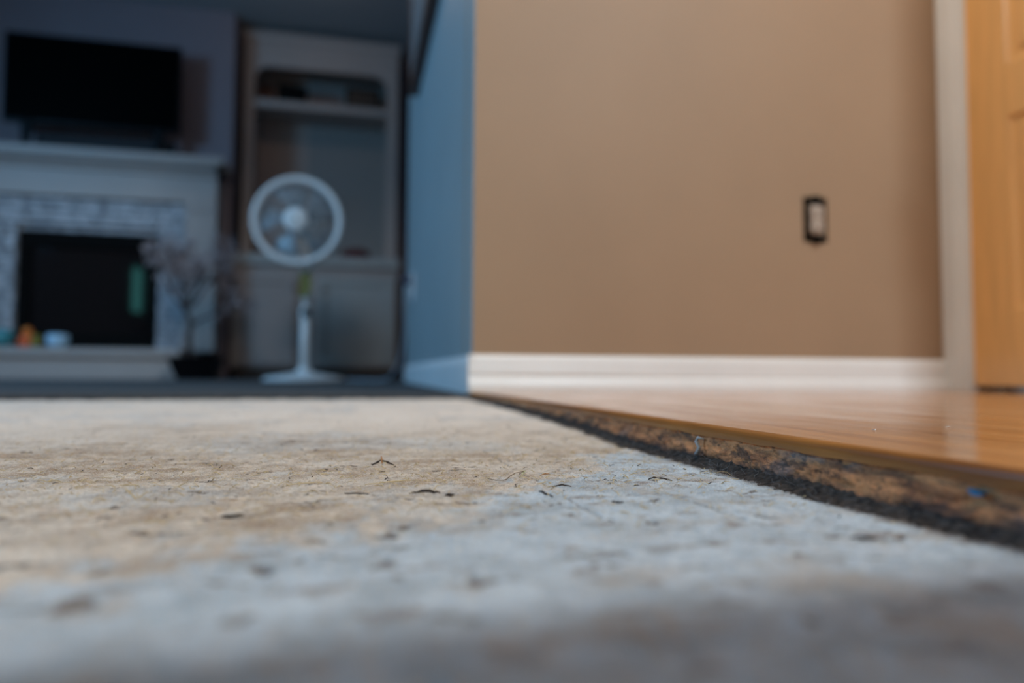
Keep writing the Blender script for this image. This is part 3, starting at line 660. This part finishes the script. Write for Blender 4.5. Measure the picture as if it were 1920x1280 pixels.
q = MB(); q.lathe([(.030, -.165), (.055, -.150), (.062, -.10), (.062, -.065), (.03, -.058)], (0, 0, 0), 32, 'y'); sub(q.build('motor_housing', M_fan, None, True))
q = MB(); q.lathe([(.034, -.045), (.036, .02), (.028, .04), (.010, .046)], (0, 0, 0), 28, 'y'); sub(q.build('blade_hub', M_blade, None, True))
for k in range(5):
    q = MB(); a0 = 2*PI*k/5+.35; n = 10; gridv = []
    for i in range(n+1):
        r = .032+.145*i/n; row = []
        half = .16+.36*math.sin(PI*min(1, i/n*.62+.05))
        for j in range(7):
            u = j/6*2-1; a = a0+u*half*(.75 if i < 2 else 1)*.85+.25*i/n; row.append(q.bm.verts.new((r*math.cos(a), -.022*u, r*math.sin(a))))
        gridv.append(row)
    for A, B in zip(gridv, gridv[1:]):
        for j in range(6): q.bm.faces.new((A[j], A[j+1], B[j+1], B[j]))
    o = sub(q.build('blade', M_blade, None, True)); md = o.modifiers.new('s', 'SOLIDIFY'); md.thickness = .002
q = MB(); q.poly([(-.295, 3.615, .575), (-.245, 3.615, .59), (-.238, 3.617, .50), (-.262, 3.622, .45), (-.300, 3.620, .455)], (0, .001, 0)); o = q.build('hang_tag', mat('yellow_green_tag', (.20, .21, .06), .6), fan); o['label'] = 'yellow green paper tag hanging below the grille'
q = MB(); cpts = []
ctrl = [(-.10, 3.70, .031), (.0, 3.60, .030), (.06, 3.48, .030), (.11, 3.40, .031), (.15, 3.30, .05), (.185, 3.16, .13), (.20, 3.05, .26), (.195, 2.997, .36), (.198, 2.996, .455), (.206, 2.995, .468)]
for i in range(len(ctrl)-1):
    p0, p1, p2, p3 = (Vector(ctrl[max(0, min(len(ctrl)-1, i+k))]) for k in (-1, 0, 1, 2))
    for t_ in np.linspace(0, 1, 9)[:-1]:
        cpts.append(.5*((2*p1)+(p2-p0)*t_+(2*p0-5*p1+4*p2-p3)*t_**2+(3*p1-p0-3*p2+p3)*t_**3))
q.tube([Vector((-.20, 3.70, .038))]+cpts+[Vector(ctrl[-1])], .0045, 8); cd = q.build('power_cord', mat('pale_cord', (.45, .52, .58), .5), fan, True)
q = MB(); q.box((.188, 2.975, .452), (.2215, 3.015, .492), .006); o = q.build('plug', mat('dark_blue_plug', (.05, .08, .14), .5), cd); o['label'] = 'dark plug in the side wall socket'

# ------------------------------------------------------------------ a low stool added unseen over the camera to cast the lower right shade
of = thing('shade_stool', 'added low pine stool out of view beside the camera, shading the floor', 'step stool', (.08, -.10, 0)); M_pine = mat('pine', (.45, .32, .18), .7, noise=.3, nscale=30, stretch=(.1, 1, 1))
def rot8(x, y): a = math.radians(3.5); return (.08+(x-.08)*math.cos(a)-(y-.1)*math.sin(a), .1+(x-.08)*math.sin(a)+(y-.1)*math.cos(a))
q = MB(); q.poly([(*rot8(x, y), .132) for x, y in ((-.30, -.30), (.46, -.30), (.46, .074), (-.30, .074))], (0, 0, .018)); q.build('top', M_pine, of)
for x, y in ((-.27, -.27), (-.27, -.08), (.43, -.27), (.43, .04)):
    q = MB(); q.poly([(*rot8(x+dx_, y+dy_), 0) for dx_, dy_ in ((-.015, -.015), (.015, -.015), (.015, .015), (-.015, .015))], (0, 0, .132)); q.build('leg', M_pine, of)

# ------------------------------------------------------------------ loose debris on the floor
def hy(x, y): return float(plyheight(np.array([x]), np.array([y]))[0])
M_straw = mat('pale_straw_wood', (.62, .48, .28), .7, noise=.2, nscale=300); M_chipd = mat('dark_bark_chip', (.05, .032, .024), .8, noise=.4, nscale=300)
M_chipo = mat('orange_wood_chip', (.50, .25, .11), .7, noise=.3, nscale=300); M_fib = mat('brown_fibre', (.16, .11, .07), .8); M_green = mat('green_fibre', (.44, .44, .24), .7)
def sliver(pts, r, m, label, name='wood_splinter', cat='splinter', group=None, flat=1):
    q = MB(); base = [Vector((x, y, hy(x, y)+z)) for x, y, z in pts]
    if len(base) == 3 or m is M_chipd:                     # ragged flake: subdivide and jitter
        d_ = random.Random(len(label)*7+int(1e4*abs(pts[0][0]))); fine_ = []
        for A_, B_ in zip(base, base[1:]):
            for t2 in (0, .34, .67): fine_.append(A_.lerp(B_, t2)+Vector((d_.uniform(-1, 1)*r*.5, d_.uniform(-1, 1)*r*.8, d_.uniform(-.5, .5)*r*.6)))
        fine_.append(base[-1]); base = [Vector((p.x, p.y, hy(p.x, p.y)+(p.z-hy(p.x, p.y))*(.45 if m is M_chipd else .8)+r*.3)) for p in fine_]
    n = len(base); rad = [r*(.35+.65*math.sin(PI*(i+.4)/(n-.2)))*random.uniform(.7, 1.15) for i in range(n)]
    q.tube(base, rad, 6); o = q.build(name, m); tag(o, label, cat, group); return o
# splinters one can point at
t_ = thing('wood_splinter', 'upright orange splinter between two dark flakes near the middle of the subfloor', 'splinter', (.0175, .50, hy(.0175, .50)))
for p, m in (([(.0105, .500, .0005), (.0150, .501, .0016), (.0172, .5015, .0030)], M_chipd), ([(.0180, .501, .0005), (.0178, .5015, .0030), (.0172, .502, .0062)], M_chipo), ([(.0182, .501, .0026), (.0220, .499, .0018), (.0262, .496, .0004)], M_chipd)):
    q = MB(); q.tube([Vector((x, y, hy(x, y)+z)) for x, y, z in p], [.0005, .0009, .0003], 6); q.build('flake', m, t_)
sliver([(.0786, .4150, .0010), (.0830, .4110, .0008), (.0870, .4090, .0012), (.0900, .4120, .0018), (.0935, .4190, .0022), (.0990, .4270, .0024), (.1060, .4360, .0028), (.1097, .4420, .0032)], .00032, M_fib, 'thin curved brown fibre lying right of centre on the subfloor', 'curved_fibre', 'fibre')
sliver([(.1020, .4250, .0008), (.1040, .4290, .0016), (.1075, .4350, .0034), (.1050, .4370, .0016)], .00032, M_green, 'small yellow green fibre tangled with the curved brown fibre', 'green_fibre', 'fibre')
sliver([(-.1120, .3930, .0005), (-.1145, .3940, .0030), (-.1180, .3960, .0062)], .0005, M_straw, 'pointed straw splinter standing up at left')
sliver([(-.1120, .3930, .0005), (-.1095, .3935, .0018), (-.1065, .3950, .0040)], .0005, M_straw, 'second straw splinter leaning right from the pointed one')
sliver([(-.1320, .4330, .0006), (-.1270, .4340, .0012), (-.1220, .4350, .0008)], .0004, M_straw, 'flat pale straw sliver behind the upright splinters at left')
sliver([(.0300, .3790, .0004), (.0350, .3780, .0016), (.0400, .3775, .0013), (.0450, .3770, .0004)], .0011, M_chipd, 'dark brown flake lying at the centre of the sharp zone', 'bark_flake', 'flake')
sliver([(.0460, .3700, .0004), (.0480, .3695, .0019), (.0520, .3690, .0004)], .0008, M_chipd, 'shorter dark flake touching the right end of the centre flake', 'bark_flake', 'flake')
sliver([(.1130, .3915, .0004), (.1185, .3905, .0010), (.1240, .3890, .0004)], .0007, M_chipd, 'small black flake at the edge of the pale filler', 'bark_flake', 'flake')
sliver([(.1000, .3740, .0003), (.1012, .3660, .0010), (.1030, .3560, .0003)], .0007, M_chipd, 'short black flake pointing towards the camera on pale filler', 'bark_flake', 'flake')
sliver([(.1300, .3390, .0003), (.1318, .3350, .0009), (.1335, .3310, .0003)], .0007, M_chipd, 'black crumb right of the short flake on pale filler', 'bark_flake', 'flake')
sliver([(-.0060, .3890, .0004), (.0, .3880, .0012), (.0070, .3850, .0004)], .0006, M_chipd, 'thin dark flake left of the centre flake', 'bark_flake', 'flake')
sliver([(-.0400, .4190, .0005), (-.0310, .4230, .0018), (-.0200, .4290, .0012)], .0004, M_straw, 'long pale sliver rising to the right, left of the centre')
sliver([(.0050, .4190, .0004), (.0180, .4230, .0014), (.0330, .4270, .0006)], .0004, M_straw, 'long pale sliver across the tan patch near the middle')
sliver([(.1190, .4400, .0004), (.1225, .4405, .0016), (.1250, .4390, .0004)], .0006, M_chipo, 'small reddish chip right of the curved fibre')
sliver([(.1790, .4020, .0005), (.1830, .4030, .0016), (.1880, .3990, .0014), (.1920, .3960, .0005)], .0006, M_chipd, 'dark curl of wood beside the floor crack', 'wood_curl', 'wood curl')
sliver([(-.0600, .3360, .0004), (-.0560, .3350, .0010), (-.0500, .3340, .0004)], .0008, M_chipd, 'blurred dark sliver left of centre just before the sharp zone', 'bark_flake', 'flake')
sliver([(.1970, .2445, .0003), (.2010, .2425, .0009), (.2060, .2400, .0003)], .0008, M_chipd, 'blurred dark flake on pale filler near the hardwood edge at right', 'bark_flake', 'flake')
# fluffy loose fibres nobody could count
def fuzz(name, label, cat, N, gen, m):
    q = MB()
    for _ in range(N):
        x, y, L, r, z = gen(); a = random.uniform(0, 2*PI); h = hy_fast(x, y)+z; dz = random.uniform(-.0003, .0022)*L/.006
        dx, dy = L*math.cos(a), L*math.sin(a); k = random.uniform(-.3, .3)
        q.tube([(x, y, h), (x+dx*.5-dy*k, y+dy*.5+dx*k, h+dz*.7+.0004), (x+dx, y+dy, h+dz)], [r, r*.9, r*.4], 4)
    o = q.build(name, m); tag(o, label, cat, kind='stuff')
def hy_fast(x, y): return hy(x, y)
fuzz('wood_fibres', 'fine pale wood fibres and dust scattered over the plywood', 'fibres', 1800, lambda: ((lambda y: (random.uniform(-.5*y, .24), y))(random.triangular(.26, .75, .43))+(random.uniform(.001, .007), random.uniform(.00012, .00035), .0001)), M_straw)
fuzz('dark_grit', 'fine dark crumbs and hairs scattered over the plywood', 'grit', 200, lambda: ((lambda y: (random.uniform(-.5*y, .24), y))(random.triangular(.24, .9, .42))+(random.uniform(.0008, .005), random.uniform(.00012, .00035), .0001)), M_chipd)
# dust drift along the foot of the hardwood edge
yy = np.arange(.1, 1.38, .0015); ww = np.linspace(0, 1, 14)
YY, KK = np.meshgrid(yy, ww, indexing='ij')
wid = .008+.016*(fbm(yy, yy*0, 32, 101, 5, .65)-.35); wid = wid[:, None]
GX = edge_x(YY)+.004-(wid+.004)*KK
GZ = rise(YY)+.0060*(1-KK)**1.5*(.5+fbm(YY, KK*.02, 70, 105, 3))+.0022*(fbm(YY, GX, 330, 111, 3, .7)-.45)-.0012*KK**3+.0004
me = bpy.data.meshes.new('dust_drift'); i2 = np.arange(YY.size).reshape(YY.shape)
npmesh(me, np.stack([GX, YY, GZ], -1).reshape(-1, 3), np.stack([i2[:-1, :-1], i2[:-1, 1:], i2[1:, 1:], i2[1:, :-1]], -1).reshape(-1, 4))
o = link('dust_drift', me, M_grime); tag(o, 'dark drift of dust and crumbs along the foot of the hardwood edge', 'dust', kind='stuff')
q = MB()
for _ in range(300):
    y = random.uniform(.15, .85); x = edge_x(y)-random.uniform(.0, .018); z = .001+random.uniform(0, .005)
    a = random.uniform(0, 2*PI); L = random.uniform(.002, .009)
    q.tube([(x, y, z), (x+L*.3*math.cos(a), y+L*.5*math.sin(a), z+.0012), (x+L*.3*math.cos(a+.6), y+L*math.sin(a), z+random.uniform(-.0002, .0035))], .00010, 4)
o = q.build('lint', mat('grey_lint', (.16, .16, .17), .9)); tag(o, 'grey lint and hairs caught in the dust by the hardwood edge', 'lint', kind='stuff')
# glue curl and blue paint speck stuck to the cut edge
ex = edge_x(.44)-.0015
q = MB(); yg = .463; ex = edge_x(yg)-.001
q.tube([(ex+.002, yg-.004, .0190), (ex-.001, yg-.001, .0200), (ex-.0015, yg+.001, .0170), (ex-.0015, yg-.003, .0130), (ex-.002, yg-.001, .0090), (ex-.0015, yg+.003, .0075)], [.0006, .0012, .0014, .0012, .0014, .0008], 10)
o = q.build('glue_curl', mat('grey_white_glue', (.42, .46, .50), .45, noise=.2, nscale=200), None, True); tag(o, 'pale grey curl of dried glue stuck to the hardwood edge', 'glue')
yp = .237
q = MB(); q.poly([(edge_x(yp)-.0004, yp-.0030, .0182), (edge_x(yp)-.0002, yp-.001, .0180), (edge_x(yp)-.0004, yp+.003, .0190), (edge_x(yp)-.0004, yp+.0036, .0176), (edge_x(yp)-.0006, yp, .0164), (edge_x(yp)-.0004, yp-.0028, .0168)], (.003, 0, 0))
o = q.build('paint_speck', mat('bright_blue_paint', (.01, .16, .36), .4)); tag(o, 'bright blue paint speck on the rough hardwood edge at far right', 'paint')
sliver([(.3, .30, .0), (.3, .30, .0)], .0001, M_straw, 'x', 'tmp') if False else None
for k, (x, y, L, a, lb) in enumerate([(.33, .385, .006, .6, 'tiny curled white fibre on the glossy hardwood near its edge'), (.40, .40, .005, -.4, 'tiny straight white fibre on the glossy hardwood right of the curled one')]):
    q = MB(); q.tube([(x, y, T+.0004), (x+L*.5*math.cos(a), y+L*.5*math.sin(a), T+.0009), (x+L*math.cos(a+.5), y+L*math.sin(a+.5), T+.0004)], .00022, 5)
    o = q.build('white_fibre', mat('white_fibre', (.8, .78, .75), .6)); tag(o, lb, 'fibre')
